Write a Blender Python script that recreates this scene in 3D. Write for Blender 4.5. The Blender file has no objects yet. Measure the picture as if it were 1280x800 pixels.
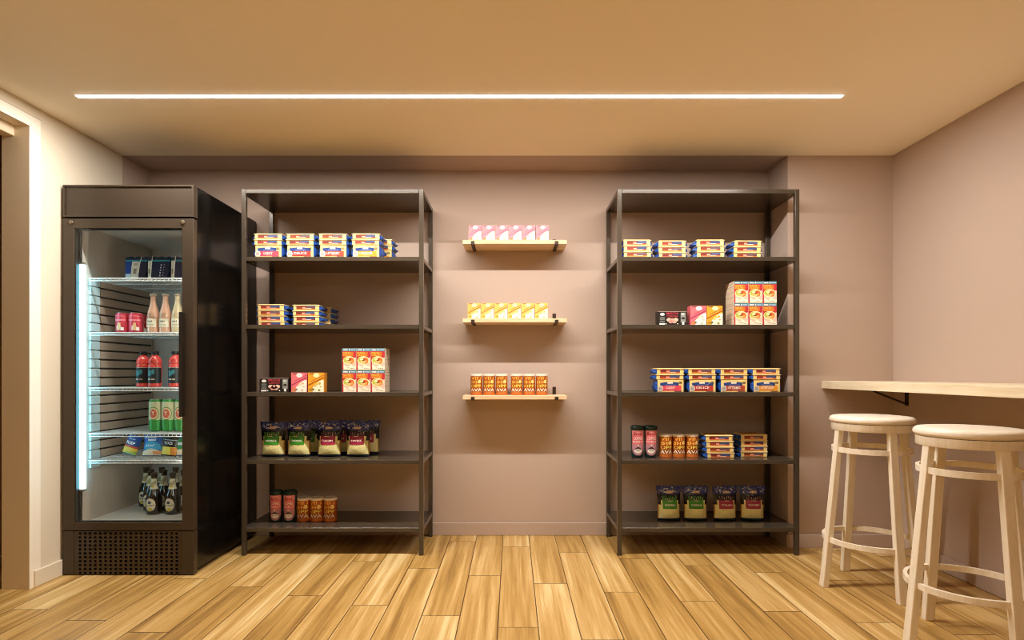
import bpy, bmesh, math, random
from mathutils import Vector, Matrix
random.seed(7)
PI = math.pi
C = bpy.context.scene.collection
F, HZ, CX = 750.0, 466.0, 640.0          # focal length in pixels, horizon row, vanishing column (camera at 0,0,1)
def atx(px, Y): return (px - CX) * Y / F
def atz(py, Y): return 1 + (HZ - py) * Y / F

# ------------------------------------------------------------------ materials
def lin(h):
    if isinstance(h, str):
        h = h.lstrip('#'); c = [int(h[i:i+2], 16) / 255 for i in (0, 2, 4)]
    else: c = h
    return tuple(x / 12.92 if x <= .04045 else ((x + .055) / 1.055) ** 2.4 for x in c) + (1,)
MATS = {}
def new_mat(name):
    m = bpy.data.materials.new(name); m.use_nodes = True
    nt = m.node_tree; b = nt.nodes['Principled BSDF']
    return m, nt, b
def N(nt, t, **kw):
    n = nt.nodes.new(t)
    for k, v in kw.items(): setattr(n, k, v)
    return n
def setin(n, **kw):
    for k, v in kw.items(): n.inputs[k].default_value = v
def M(name, col, rough=.5, metal=0, var=.05, scale=60, spec=.5, bump=0, coat=0, trans=0, ior=1.45):
    """plain surface with a faint procedural tone variation"""
    if name in MATS: return MATS[name]
    m, nt, b = new_mat(name)
    c = lin(col)
    tc = N(nt, 'ShaderNodeTexCoord'); no = N(nt, 'ShaderNodeTexNoise'); no.inputs['Scale'].default_value = scale
    nt.links.new(tc.outputs['Object'], no.inputs['Vector'])
    mx = N(nt, 'ShaderNodeMix', data_type='RGBA')
    mx.inputs[6].default_value = tuple(x * (1 - var) for x in c[:3]) + (1,)
    mx.inputs[7].default_value = tuple(min(1, x * (1 + var)) for x in c[:3]) + (1,)
    nt.links.new(no.outputs['Fac'], mx.inputs[0]); nt.links.new(mx.outputs[2], b.inputs['Base Color'])
    b.inputs['Roughness'].default_value = rough; b.inputs['Metallic'].default_value = metal
    b.inputs['Specular IOR Level'].default_value = spec
    if coat: b.inputs['Coat Weight'].default_value = coat; b.inputs['Coat Roughness'].default_value = .1
    if trans: b.inputs['Transmission Weight'].default_value = trans; b.inputs['IOR'].default_value = ior
    if bump:
        bp = N(nt, 'ShaderNodeBump'); bp.inputs['Strength'].default_value = bump; bp.inputs['Distance'].default_value = .002
        nt.links.new(no.outputs['Fac'], bp.inputs['Height']); nt.links.new(bp.outputs['Normal'], b.inputs['Normal'])
    MATS[name] = m
    return m
def emit(name, col, strength):
    m = bpy.data.materials.new(name); m.use_nodes = True; nt = m.node_tree; nt.nodes.clear()
    e = N(nt, 'ShaderNodeEmission'); o = N(nt, 'ShaderNodeOutputMaterial')
    e.inputs[0].default_value = lin(col); e.inputs[1].default_value = strength
    nt.links.new(e.outputs[0], o.inputs[0]); MATS[name] = m
    return m
def wood(name, light, dark, axis='Y', rough=.4, k=1.0):
    m, nt, b = new_mat(name)
    tc = N(nt, 'ShaderNodeTexCoord'); mp = N(nt, 'ShaderNodeMapping')
    s = {'X': (1.5, 22, 22), 'Y': (22, 1.5, 22), 'Z': (22, 22, 1.5)}[axis]
    mp.inputs['Scale'].default_value = tuple(x * k for x in s)
    no = N(nt, 'ShaderNodeTexNoise'); setin(no, Scale=2.0, Detail=5.0, Roughness=.6, Distortion=.4)
    nt.links.new(tc.outputs['Object'], mp.inputs[0]); nt.links.new(mp.outputs[0], no.inputs['Vector'])
    cr = N(nt, 'ShaderNodeValToRGB')
    cr.color_ramp.elements[0].position = .3; cr.color_ramp.elements[0].color = lin(dark)
    cr.color_ramp.elements[1].position = .65; cr.color_ramp.elements[1].color = lin(light)
    nt.links.new(no.outputs['Fac'], cr.inputs[0]); nt.links.new(cr.outputs[0], b.inputs['Base Color'])
    b.inputs['Roughness'].default_value = rough
    MATS[name] = m
    return m
def floor_mat():
    m, nt, b = new_mat('oak planks'); L = nt.links.new
    def math_(op, a, c=None):
        n = N(nt, 'ShaderNodeMath', operation=op)
        for i, v in enumerate((a, c)):
            if v is None: continue
            if isinstance(v, (int, float)): n.inputs[i].default_value = v
            else: L(v, n.inputs[i])
        return n.outputs[0]
    tc = N(nt, 'ShaderNodeTexCoord'); sp = N(nt, 'ShaderNodeSeparateXYZ'); L(tc.outputs['Object'], sp.inputs[0])
    x, y = sp.outputs[0], sp.outputs[1]
    W_, L_ = .1585, 1.09
    u = math_('DIVIDE', math_('ADD', x, .0555), W_); col = math_('FLOOR', u); fx = math_('FRACT', u)
    v = math_('SUBTRACT', math_('SUBTRACT', math_('DIVIDE', y, L_), .163), math_('MULTIPLY', col, .449))
    row = math_('FLOOR', v); fy = math_('FRACT', v)
    pid = math_('ADD', math_('MULTIPLY', col, 7.31), math_('MULTIPLY', row, 3.17))
    wn = N(nt, 'ShaderNodeTexWhiteNoise', noise_dimensions='1D'); L(pid, wn.inputs['W'])
    tone = wn.outputs['Value']
    def grain(sx, sy, sc, det, dist):
        cb = N(nt, 'ShaderNodeCombineXYZ')
        L(math_('MULTIPLY', x, sx), cb.inputs[0]); L(math_('MULTIPLY', y, sy), cb.inputs[1]); L(math_('MULTIPLY', pid, 5.13), cb.inputs[2])
        n = N(nt, 'ShaderNodeTexNoise'); setin(n, Scale=sc, Detail=det, Roughness=.6, Distortion=dist); L(cb.outputs[0], n.inputs['Vector'])
        return n.outputs['Fac']
    g1 = grain(20, .8, 1.0, 2, .25); g2 = grain(110, 2.6, 1.0, 4, .1); g3 = grain(380, 9, 1.0, 2, 0)
    mixv = math_('ADD', math_('ADD', math_('MULTIPLY', g1, .95), math_('MULTIPLY', g2, .42)), math_('MULTIPLY', g3, .18))
    mixv = math_('ADD', math_('SUBTRACT', mixv, .30), math_('MULTIPLY', math_('SUBTRACT', tone, .5), .20))
    cr = N(nt, 'ShaderNodeValToRGB'); L(mixv, cr.inputs[0])
    e = cr.color_ramp.elements
    e[0].position = .22; e[0].color = lin('#8a6734'); e[1].position = .74; e[1].color = lin('#dfc48c')
    k = e.new(.40); k.color = lin('#ae8848'); k = e.new(.55); k.color = lin('#c39e60')
    # seams
    a = math_('LESS_THAN', math_('MINIMUM', fx, math_('SUBTRACT', 1.0, fx)), .013)
    c2 = math_('LESS_THAN', math_('MINIMUM', fy, math_('SUBTRACT', 1.0, fy)), .0022)
    seam = math_('MAXIMUM', a, c2)
    mx = N(nt, 'ShaderNodeMix', data_type='RGBA'); L(math_('MULTIPLY', seam, .9), mx.inputs[0]); L(cr.outputs[0], mx.inputs[6])
    mx.inputs[7].default_value = lin('#3d2410')
    L(mx.outputs[2], b.inputs['Base Color'])
    L(math_('ADD', math_('MULTIPLY', g2, .2), .34), b.inputs['Roughness'])
    bp = N(nt, 'ShaderNodeBump'); setin(bp, Strength=.25, Distance=.002)
    L(math_('SUBTRACT', math_('MULTIPLY', g2, .3), seam), bp.inputs['Height']); L(bp.outputs[0], b.inputs['Normal'])
    return m
def glass_mat():
    m = bpy.data.materials.new('door glass'); m.use_nodes = True; nt = m.node_tree; nt.nodes.clear()
    t = N(nt, 'ShaderNodeBsdfTransparent'); g = N(nt, 'ShaderNodeBsdfGlossy'); g.inputs['Roughness'].default_value = .01
    t.inputs[0].default_value = (.94, .97, .97, 1)
    fr = N(nt, 'ShaderNodeFresnel'); fr.inputs[0].default_value = 1.45
    mx = N(nt, 'ShaderNodeMixShader'); o = N(nt, 'ShaderNodeOutputMaterial')
    ge = N(nt, 'ShaderNodeNewGeometry'); mu = N(nt, 'ShaderNodeMath', operation='MULTIPLY'); iv = N(nt, 'ShaderNodeMath', operation='SUBTRACT'); iv.inputs[0].default_value = 1
    nt.links.new(ge.outputs['Backfacing'], iv.inputs[1]); nt.links.new(fr.outputs[0], mu.inputs[0]); nt.links.new(iv.outputs[0], mu.inputs[1])
    nt.links.new(mu.outputs[0], mx.inputs[0]); nt.links.new(t.outputs[0], mx.inputs[1]); nt.links.new(g.outputs[0], mx.inputs[2])
    nt.links.new(mx.outputs[0], o.inputs[0]); MATS['door glass'] = m
    return m

WALL = M('taupe wall paint', '#baa698', .75, var=.03, scale=3, bump=.05)
CASE = M('casing paint', '#f0e8d8', .45, var=.02, scale=3)
CREAM = M('cream wall paint', '#dbd0bb', .6, var=.02, scale=3)
CEIL = M('ceiling paint', '#f8eed8', .8, var=.015, scale=2)
JAMB = M('cream door frame paint', '#dccbae', .5, var=.02, scale=4)
HALL = M('hall paint', '#8b6c4c', .8, var=.03, scale=3)
FLOOR = floor_mat()
STEEL = M('black bronze metal', '#4a4136', .22, .2, var=.06, scale=25)
FRIDGE = M('fridge front black', '#43382c', .38, .2, var=.05, scale=18)
FSIDE = M('fridge side gloss black', '#0c0b0a', .2, 0, var=.1, scale=8, spec=.3)
BLACK = M('matt black', '#15120f', .5)
HOLE = M('hole black', '#0b0806', .8)
LINER = M('fridge liner', '#cabdb0', .45, var=.04, scale=14)
LINERD = M('fridge liner slat', '#b9a694', .45, var=.05, scale=10)
RAIL = M('fridge rail white', '#c6dfe6', .35)
WIRE = M('white coated wire', '#dfe3e2', .35)
OAK = wood('pale oak counter', '#ebdfc4', '#d8c6a4', 'Y', .42)
OAKX = wood('oak wall shelf', '#ecd2ae', '#d0ab7e', 'X', .45)
BIRCH = wood('birch stool wood', '#efe6d6', '#e1d4ba', 'Z', .42)
BIRCHX = wood('birch seat wood', '#f1e9dc', '#e7dbc6', 'X', .38)
BRK = M('dark shelf bracket', '#3a2c20', .45, .3)
CHROME = M('screw metal', '#8a7d6c', .3, .8)
GLASS = glass_mat()
LED = emit('led diffuser', '#fff8f0', 9.0)
FILL_UP = emit('added uplight glow', '#ffe9c6', 21.0)
TUBE = emit('fridge tube glow', '#93e4ff', 12.0)
FILL_TUBE = emit('added fridge fill glow', '#f4f2ea', 13.0)

# ------------------------------------------------------------------ mesh builder
_txt = {}
def text_geo(s):
    if s in _txt: return _txt[s]
    cu = bpy.data.curves.new('t', 'FONT'); cu.body = s; cu.resolution_u = 2; cu.size = 1; cu.offset = .018
    o = bpy.data.objects.new('t', cu); C.objects.link(o)
    dg = bpy.context.evaluated_depsgraph_get(); me = bpy.data.meshes.new_from_object(o.evaluated_get(dg))
    vs = [(v.co.x, v.co.y) for v in me.vertices]; fs = [tuple(p.vertices) for p in me.polygons]
    bpy.data.objects.remove(o); bpy.data.curves.remove(cu); bpy.data.meshes.remove(me)
    xs = [v[0] for v in vs]; ys = [v[1] for v in vs]
    x0, x1, y0, y1 = min(xs), max(xs), min(ys), max(ys)
    vs = [((x - x0) / (x1 - x0) - .5, (y - y0) / (y1 - y0) - .5) for x, y in vs]
    _txt[s] = (vs, fs); return _txt[s]
def plane(y): return lambda u, v: (u, y, v)
def cyl(R): return lambda u, v: (R * math.sin(u / R), -R * math.cos(u / R), v)
class MB:
    def __init__(s): s.v = []; s.f = []; s.m = []; s.sm = []
    def add(s, vs, fs, mat, smooth=False, mx=None):
        o = len(s.v)
        s.v += [tuple(mx @ Vector(p)) if mx else tuple(p) for p in vs]
        for f in fs: s.f.append(tuple(i + o for i in f)); s.m.append(mat); s.sm.append(smooth)
    def box(s, x0, x1, y0, y1, z0, z1, mat, c=0, seg=1, mx=None):
        if c:
            bm = bmesh.new(); bmesh.ops.create_cube(bm, size=1)
            for v in bm.verts: v.co = Vector((x0 + (v.co.x + .5) * (x1 - x0), y0 + (v.co.y + .5) * (y1 - y0), z0 + (v.co.z + .5) * (z1 - z0)))
            bmesh.ops.bevel(bm, geom=bm.edges[:], offset=c, segments=seg, affect='EDGES', profile=.5)
            bm.verts.index_update()
            s.add([v.co[:] for v in bm.verts], [[v.index for v in f.verts] for f in bm.faces], mat, seg > 1, mx); bm.free(); return
        vs = [(x, y, z) for x in (x0, x1) for y in (y0, y1) for z in (z0, z1)]
        s.add(vs, [(0, 1, 3, 2), (4, 6, 7, 5), (0, 4, 5, 1), (2, 3, 7, 6), (0, 2, 6, 4), (1, 5, 7, 3)], mat, False, mx)
    def lathe(s, prof, mat, seg=24, caps=True, mats=None):
        n = len(prof); vs = []; fs = []
        for r, z in prof:
            for k in range(seg):
                a = 2 * PI * k / seg; vs.append((r * math.cos(a), r * math.sin(a), z))
        for i in range(n - 1):
            ff = [(i * seg + k, i * seg + (k + 1) % seg, (i + 1) * seg + (k + 1) % seg, (i + 1) * seg + k) for k in range(seg)]
            if mats:
                s.add(vs, [], mat)
            fs.append((ff, mats[i] if mats else mat))
        o = len(s.v); s.v += vs
        for ff, mt in fs:
            for f in ff: s.f.append(tuple(i + o for i in f)); s.m.append(mt); s.sm.append(True)
        if caps:
            s.f.append(tuple(o + k for k in range(seg))[::-1]); s.m.append(mats[0] if mats else mat); s.sm.append(False)
            s.f.append(tuple(o + (n - 1) * seg + k for k in range(seg))); s.m.append(mats[-1] if mats else mat); s.sm.append(False)
    def tube(s, pts, r, mat, seg=8, closed=False):
        pts = [Vector(p) for p in pts]; n = len(pts); o = len(s.v)
        for i, p in enumerate(pts):
            if closed: d = pts[(i + 1) % n] - pts[i - 1]
            else: d = pts[min(i + 1, n - 1)] - pts[max(i - 1, 0)]
            q = d.to_track_quat('Z', 'Y')
            for k in range(seg):
                a = 2 * PI * k / seg; s.v.append(tuple(p + q @ Vector((r * math.cos(a), r * math.sin(a), 0))))
        for i in range(n if closed else n - 1):
            j = (i + 1) % n
            for k in range(seg):
                s.f.append((o + i * seg + k, o + i * seg + (k + 1) % seg, o + j * seg + (k + 1) % seg, o + j * seg + k)); s.m.append(mat); s.sm.append(True)
        if not closed:
            s.f.append(tuple(o + k for k in range(seg))); s.m.append(mat); s.sm.append(False)
            s.f.append(tuple(o + (n - 1) * seg + k for k in range(seg))); s.m.append(mat); s.sm.append(False)
    def slab(s, P, u0, u1, lo, hi, mat, n=1):
        """flat print between two curves of u, laid on the surface P(u, v)"""
        L_ = lo if callable(lo) else (lambda u: lo); H_ = hi if callable(hi) else (lambda u: hi)
        vs = []
        for i in range(n + 1):
            u = u0 + (u1 - u0) * i / n; vs += [P(u, L_(u)), P(u, H_(u))]
        s.add(vs, [(2 * i, 2 * i + 2, 2 * i + 3, 2 * i + 1) for i in range(n)], mat)
    def ell(s, P, cx, cz, rx, rz, mat, n=14):
        q = lambda u: rz * math.sqrt(max(0, 1 - ((u - cx) / rx) ** 2))
        s.slab(P, cx - rx, cx + rx, lambda u: cz - q(u), lambda u: cz + q(u), mat, n)
    def text(s, P, t, cx, cz, w, h, mat):
        vs, fs = text_geo(t)
        s.add([P(cx + x * w, cz + y * h) for x, y in vs], fs, mat)
    def build(s, name, parent=None, sharp=35):
        me = bpy.data.meshes.new(name); me.from_pydata(s.v, [], s.f)
        ms = []
        for m in s.m:
            if m not in ms: ms.append(m)
        for m in ms: me.materials.append(m)
        for p, m, sm in zip(me.polygons, s.m, s.sm): p.material_index = ms.index(m); p.use_smooth = sm
        bm = bmesh.new(); bm.from_mesh(me); bmesh.ops.remove_doubles(bm, verts=bm.verts, dist=1e-6)
        lone = [v for v in bm.verts if not v.link_faces]; bmesh.ops.delete(bm, geom=lone, context='VERTS')
        bmesh.ops.recalc_face_normals(bm, faces=bm.faces); bm.to_mesh(me); bm.free()
        if any(s.sm): me.set_sharp_from_angle(angle=math.radians(sharp))
        o = bpy.data.objects.new(name, me); C.objects.link(o); o.parent = parent
        return o
def struct(mb, name):
    o = mb.build(name); o['kind'] = 'structure'; return o
def tag(o, label, cat, group=None):
    o['label'] = label; o['category'] = cat
    if group: o['group'] = group
    return o
def thing(name, loc=(0, 0, 0), rz=0):
    o = bpy.data.objects.new(name, None); C.objects.link(o); o.empty_display_size = .05
    o.location = loc; o.rotation_euler = (0, 0, rz); return o
def dup(root):
    r = root.copy(); C.objects.link(r)
    for ch in list(root.children):
        c = ch.copy(); C.objects.link(c); c.parent = r
        for g in list(ch.children):
            d = g.copy(); C.objects.link(d); d.parent = c
    return r
_first = {}
def place(maker, key, loc, rz, label, cat, group, sc=1.0, rx=0, ry=0):
    """first use builds the thing, later uses copy it with its parts"""
    if key not in _first: o = _first[key] = maker()
    else: o = dup(_first[key])
    o.location = loc; o.rotation_euler = (rx, ry, rz); o.scale = (sc, sc, sc)
    return tag(o, label, cat, group)

# ------------------------------------------------------------------ room
XL, XR, YB, YP, ZC, XP = -2.23, 2.18, 3.70, 3.434, 2.243, 1.578
YN = -2.4                                  # wall behind the camera
DY0, DY1, DZ, WT = 1.75, 2.769, 2.141, .125  # doorway in the cream wall
b = MB(); b.box(-3.6, XR, YN, YB, -.08, 0, FLOOR); struct(b, 'floor')
b = MB(); b.box(XL, XR, YN, YP, ZC, ZC + .1, CEIL); struct(b, 'ceiling')
b = MB(); b.box(XL, XP, YP, YB, ZC, ZC + .1, WALL); struct(b, 'ceiling_niche')
b = MB(); b.box(XL - WT, XP, YB, YB + .1, 0, ZC + .1, WALL); struct(b, 'wall_back')
b = MB(); b.box(XP, XR, YP, YB + .1, 0, ZC + .1, WALL); struct(b, 'wall_pier')
b = MB(); b.box(XR, XR + .1, YN, YB + .1, 0, ZC + .1, WALL); struct(b, 'wall_right')
b = MB(); b.box(XL - WT, XL, YP, YB, 0, ZC + .1, WALL); struct(b, 'wall_niche')
b = MB()
b.box(XL - WT, XL, DY1 + .012, YP, 0, ZC + .1, CREAM); b.box(XL - WT, XL, DY0 - .012, DY1 + .012, DZ + .012, ZC + .1, CREAM)
b.box(XL - WT, XL, YN, DY0 - .012, 0, ZC + .1, CREAM); struct(b, 'wall_left')
b = MB(); b.box(-3.6, XR, YN - .1, YN, 0, ZC + .1, CREAM); struct(b, 'wall_front')
# hall beyond the doorway
b = MB(); b.box(-3.7, -3.6, YN, YB + .1, 0, ZC + .1, HALL); struct(b, 'wall_hall')
b = MB(); b.box(-3.6, XL - WT, 3.3, 3.4, 0, ZC + .1, HALL); struct(b, 'wall_hall_end')
b = MB(); b.box(-3.6, XL, YN, 3.4, ZC + .1, ZC + .2, HALL); struct(b, 'ceiling_hall')
# door frame: jambs and head lining, flush mitred casing, stop
b = MB()
b.box(XL - WT, XL, DY1, DY1 + .012, 0, DZ, JAMB); b.box(XL - WT, XL, DY0 - .012, DY0, 0, DZ, JAMB)
b.box(XL - WT, XL, DY0 - .012, DY1 + .012, DZ, DZ + .012, JAMB); dr = struct(b, 'door_1')
b = MB(); cw, ct = .066, .003
for y0, y1, o0, o1 in ((DY1, DY1, DY1, DY1 + cw),):
    b.add([(XL + ct, DY1, 0), (XL + ct, DY1 + cw, 0), (XL + ct, DY1 + cw, DZ + .05), (XL + ct, DY1, DZ)], [(0, 1, 2, 3)], CASE)
    b.add([(XL + ct, DY1 - .001, DZ), (XL + ct, DY1 + cw - .001, DZ + .05), (XL + ct, DY0 - cw, DZ + .05), (XL + ct, DY0, DZ)], [(0, 1, 2, 3)], CASE)
    b.add([(XL, DY1, 0), (XL + ct, DY1, 0), (XL + ct, DY1, DZ), (XL, DY1, DZ)], [(0, 1, 2, 3)], CASE)
    b.add([(XL, DY1 + cw, 0), (XL + ct, DY1 + cw, 0), (XL + ct, DY1 + cw, DZ + .05), (XL, DY1 + cw, DZ + .05)], [(0, 1, 2, 3)], CASE)
    b.add([(XL, DY1, DZ), (XL + ct, DY1, DZ), (XL + ct, DY0, DZ), (XL, DY0, DZ)], [(0, 1, 2, 3)], CASE)
    b.add([(XL, DY1 + cw, DZ + .05), (XL + ct, DY1 + cw, DZ + .05), (XL + ct, DY0 - cw, DZ + .05), (XL, DY0 - cw, DZ + .05)], [(0, 1, 2, 3)], CASE)
    b.add([(XL + ct, DY0, 0), (XL + ct, DY0 - cw, 0), (XL + ct, DY0 - cw, DZ + .05), (XL + ct, DY0, DZ)], [(0, 1, 2, 3)], CASE)
b.box(XL + .0002, XL + .0012, DY1 + cw + .0002, DY1 + cw + .0026, 0, DZ + .052, M('joint line', '#8d7a62', .8)); b.box(XL + .0002, XL + .0012, DY0 - cw, DY1 + cw + .0026, DZ + .0502, DZ + .0526, M('joint line', '#8d7a62', .8))
struct(b, 'trim_1')
b = MB(); b.box(XL - WT, -2.296, DY0, DY1, 2.093, DZ, JAMB, .002); struct(b, 'trim_2')
# baseboards
def base(name, x0, x1, y0, y1, mt):
    b = MB(); b.box(x0, x1, y0, y1, 0, .078, mt, .0025); struct(b, name)
base('baseboard_left', XL, XL + .012, 2.793, YP, CREAM)
base('baseboard_back', XL, XP, YB - .012, YB, WALL)
base('baseboard_pier', XP, XR, YP - .012, YP, WALL)
base('baseboard_pier_side', XP - .010, XP, YP - .012, YB - .012, WALL)
base('baseboard_right', XR - .012, XR, YN, YP - .012, WALL)

# ------------------------------------------------------------------ ceiling light
def led_light(x0, x1, y, label, power):
    t = thing('ceiling_light', ((x0 + x1) / 2, y, ZC - .010)); h = (x1 - x0) / 2
    b = MB(); b.box(-h - .004, h + .004, -.017, .017, .0085, .010, M('light rail', '#e8dcc8', .5)); b.build('housing', t)
    b = MB(); b.box(-h, h, -.0115, .0115, .005, .0085, LED); b.build('diffuser', t)
    la = bpy.data.lights.new('led_lamp', 'AREA'); la.shape = 'RECTANGLE'; la.size = x1 - x0; la.size_y = .03; la.energy = power; la.color = lin('#fff8f0')[:3]
    lo = bpy.data.objects.new('led_lamp', la); C.objects.link(lo); lo.location = ((x0 + x1) / 2, y, ZC - .0065)
    return tag(t, label, 'ceiling light')
led_light(-1.952, 1.482, 2.694, 'long thin glowing line of light across the tan ceiling', 86)

# ------------------------------------------------------------------ shelving racks
ZS = [.152, .523, .893, 1.263, 1.634, 2.004]
def make_rack():
    t = thing('shelving_rack'); w, d, p, th = .995, .40, .024, .022
    for x in (0, w - p):
        for y in (0, d - p):
            b = MB(); b.box(x, x + p, y, y + p, 0, 2.004, STEEL, .0012); b.build('post', t)
    for z in ZS:
        b = MB(); e = .0012
        b.box(p + .0004, w - p - .0004, .0008, d - .0008, z - th, z, STEEL, e)
        b.box(.0008, p + .0002, p + .0004, d - p - .0004, z - th, z - .0002, STEEL, e); b.box(w - p - .0002, w - .0008, p + .0004, d - p - .0004, z - th, z - .0002, STEEL, e)
        b.build('shelf', t)
    return t
YR = 3.28
XA, XB = -1.480, .577
place(make_rack, 'rack', (XA, YR, 0), 0, 'tall black metal shelving rack standing beside the fridge', 'shelving rack', 'black metal racks')
place(make_rack, 'rack', (XB, YR, 0), 0, 'tall black metal shelving rack against the wall corner near the stools', 'shelving rack', 'black metal racks')

# ------------------------------------------------------------------ wall shelves
def make_wall_shelf():
    t = thing('wall_shelf'); x0, x1, d, th = -.288, .3206, .20, .024
    b = MB(); b.box(x0, x1, -d, 0, -th, 0, OAKX, .0015); b.build('board', t)
    for xc in (-.229, .26):
        w = .0105; b = MB()
        b.box(xc - w, xc + w, -.004, 0, .0006, .046, BRK, .0008)
        b.box(xc - w, xc + w, -d - .004, 0, -th - .004, -th - .0003, BRK, .0008)
        b.box(xc - w, xc + w, -d - .0045, -d - .0004, -th - .004, -.008, BRK, .0008)
        b.build('bracket', t)
    return t
ZW = [1.7756, 1.318, .8675]
for z, wd, what in zip(ZW, ('highest', 'middle', 'lowest'), ('pink boxes', 'yellow boxes', 'orange tins')):
    place(make_wall_shelf, 'wshelf', (0, YB, z), 0, f'{wd} floating oak wall shelf carrying six {what}', 'wall shelf', 'oak wall shelves')

# ------------------------------------------------------------------ counter and stools
t = thing('bar_counter', (XR, 0, .911))
b = MB(); b.box(1.772 - XR, -.0005, -.6, YP, 0, .043, OAK, .0015); b.build('countertop', t)
for yb in (3.31, 1.2):
    b = MB(); w = .013
    b.box(-.005, -.0003, yb - w, yb + w, -.092, -.0005, BLACK)
    b.box(-.22, -.005, yb - w, yb + w, -.006, -.0005, BLACK)
    dx, dz = -.195, .078; L_ = math.hypot(dx, dz); mx = Matrix.Translation((-.003, yb, -.089)) @ Matrix.Rotation(math.atan2(dz, -dx), 4, 'Y')
    b.box(-L_, 0, -w * .8, w * .8, 0, .007, BLACK, 0, 1, mx); b.build('bracket', t)
tag(t, 'pale oak bar counter fixed along the taupe wall above the stools', 'counter')
def ring(R, z, h, w, mat):
    b = MB(); n = 64; vs = []; fs = []
    for k in range(n):
        a = 2 * PI * k / n
        for r, zz in ((R - w, z - h), (R + w, z - h), (R + w * 1.0, z + h), (R - w, z + h)): vs.append((r * math.cos(a), r * math.sin(a), zz))
    for k in range(n):
        j = (k + 1) % n
        for i in range(4): fs.append((4 * k + i, 4 * k + (i + 1) % 4, 4 * j + (i + 1) % 4, 4 * j + i))
    b.add(vs, fs, mat, True); return b
def make_stool():
    t = thing('bar_stool')
    b = MB(); prof = [(.0, .766), (.158, .766), (.168, .769), (.1745, .776), (.1755, .784), (.172, .792), (.163, .7975), (.13, .8005), (.0, .8015)]
    b.lathe(prof[1:-1], BIRCHX, 64); b.build('seat', t)
    b = MB(); b.lathe([(.140, .732), (.165, .732), (.167, .735), (.167, .7655), (.14, .7655)], BIRCH, 64); b.build('apron', t)
    for k in range(4):
        a = k * PI / 2; b = MB(); vs = []
        for z, rc, wt, wr in ((0, .222, .019, .0145), (.74, .149, .0175, .013)):
            for sx, sy in ((-1, -1), (1, -1), (1, 1), (-1, 1)):
                x, y = rc + sx * wr, sy * wt; vs.append((x * math.cos(a) - y * math.sin(a), x * math.sin(a) + y * math.cos(a), z))
        b.add(vs, [(3, 2, 1, 0), (4, 5, 6, 7), (0, 1, 5, 4), (1, 2, 6, 5), (2, 3, 7, 6), (3, 0, 4, 7)], BIRCH)
        o = b.build('leg', t)
        md = o.modifiers.new('edge', 'BEVEL'); md.width = .003; md.segments = 2
    ring(.160, .643, .0115, .006, BIRCH).build('upper_ring', t, 50)
    ring(.199, .222, .011, .007, BIRCH).build('foot_ring', t, 50)
    return t
place(make_stool, 'stool', (1.683, 2.81, 0), 0, 'pale wooden bar stool farther along the counter, nearer the wall corner', 'bar stool', 'wooden bar stools')
place(make_stool, 'stool', (1.685, 2.21, 0), 0, 'pale wooden bar stool closer to the viewer, partly cut off by the frame edge', 'bar stool', 'wooden bar stools')

# ------------------------------------------------------------------ fridge
FX0, FX1, FY0, FY1 = -2.216, -1.570, 2.958, 3.685
t = thing('display_fridge', ((FX0 + FX1) / 2, FY0, 0)); ox, oy = (FX0 + FX1) / 2, FY0
def fbox(b, x0, x1, y0, y1, z0, z1, m, c=0): b.box(x0 - ox, x1 - ox, y0 - oy, y1 - oy, z0, z1, m, c)
IX0, IX1, IY1, IZ0, IZ1 = -2.152, -1.628, 3.59, .25, 1.736
b = MB(); YD = 2.996
fbox(b, FX0, IX0 - .004, YD, FY1, .02, 1.927, FSIDE, .002); fbox(b, IX1 + .004, FX1, YD, FY1, .02, 1.927, FSIDE, .002)
fbox(b, IX0 - .004, IX1 + .004, YD, FY1, IZ1 + .004, 1.926, FSIDE); fbox(b, IX0 - .004, IX1 + .004, YD, FY1, .02, IZ0 - .004, FSIDE)
fbox(b, IX0 - .004, IX1 + .004, IY1 + .004, FY1, IZ0 - .004, IZ1 + .004, FSIDE)
for fx in (FX0 + .04, FX1 - .08):
    for fy in (YD + .02, FY1 - .08): fbox(b, fx, fx + .04, fy, fy + .04, 0, .022, BLACK)
b.build('cabinet', t)
b = MB()
fbox(b, IX0 - .0035, IX0, YD + .012, IY1, IZ0, IZ1, LINER); fbox(b, IX1, IX1 + .0035, YD + .012, IY1, IZ0, IZ1, LINER)
fbox(b, IX0, IX1, IY1, IY1 + .0035, IZ0, IZ1, LINER); fbox(b, IX0, IX1, YD + .002, IY1, IZ0 - .0035, IZ0, LINER); fbox(b, IX0, IX1, YD + .012, IY1, IZ1, IZ1 + .0035, LINER)
b.build('liner', t)
b = MB(); fbox(b, IX0 + .0002, IX0 + .0012, 3.124, 3.576, .513, 1.455, M('slat gap painted shade', '#4a4038', .7)); z = .515  # dark backing sheet paints the shade between the slats
while z < 1.45:
    fbox(b, IX0 + .001, IX0 + .010, 3.125, 3.575, z, z + .0375, LINERD, .0015); z += .0465
b.build('slatted_panel', t)
b = MB(); z = .515
while z < 1.45:
    fbox(b, IX0 + .0003, IX0 + .010, 3.052, 3.122, z, z + .0405, RAIL, .0015); z += .0465
b.build('shelf_rail', t)
# header
hz0 = atz(271, FY0)
b = MB(); fr = .009
fbox(b, FX0, FX1, FY0, YD - .0005, 1.918, 1.927, FRIDGE, .001); fbox(b, FX0, FX1, FY0, YD - .0005, hz0, hz0 + fr, FRIDGE, .001)
fbox(b, FX0, FX0 + fr, FY0, YD - .0005, hz0 + fr, 1.918, FRIDGE); fbox(b, FX1 - fr, FX1, FY0, YD - .0005, hz0 + fr, 1.918, FRIDGE)
fbox(b, FX0 + fr, FX1 - fr, FY0 + .007, YD - .0005, hz0 + fr, 1.918, M('header panel', '#3c3126', .4, .15, scale=6)); b.build('header_panel', t)
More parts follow.
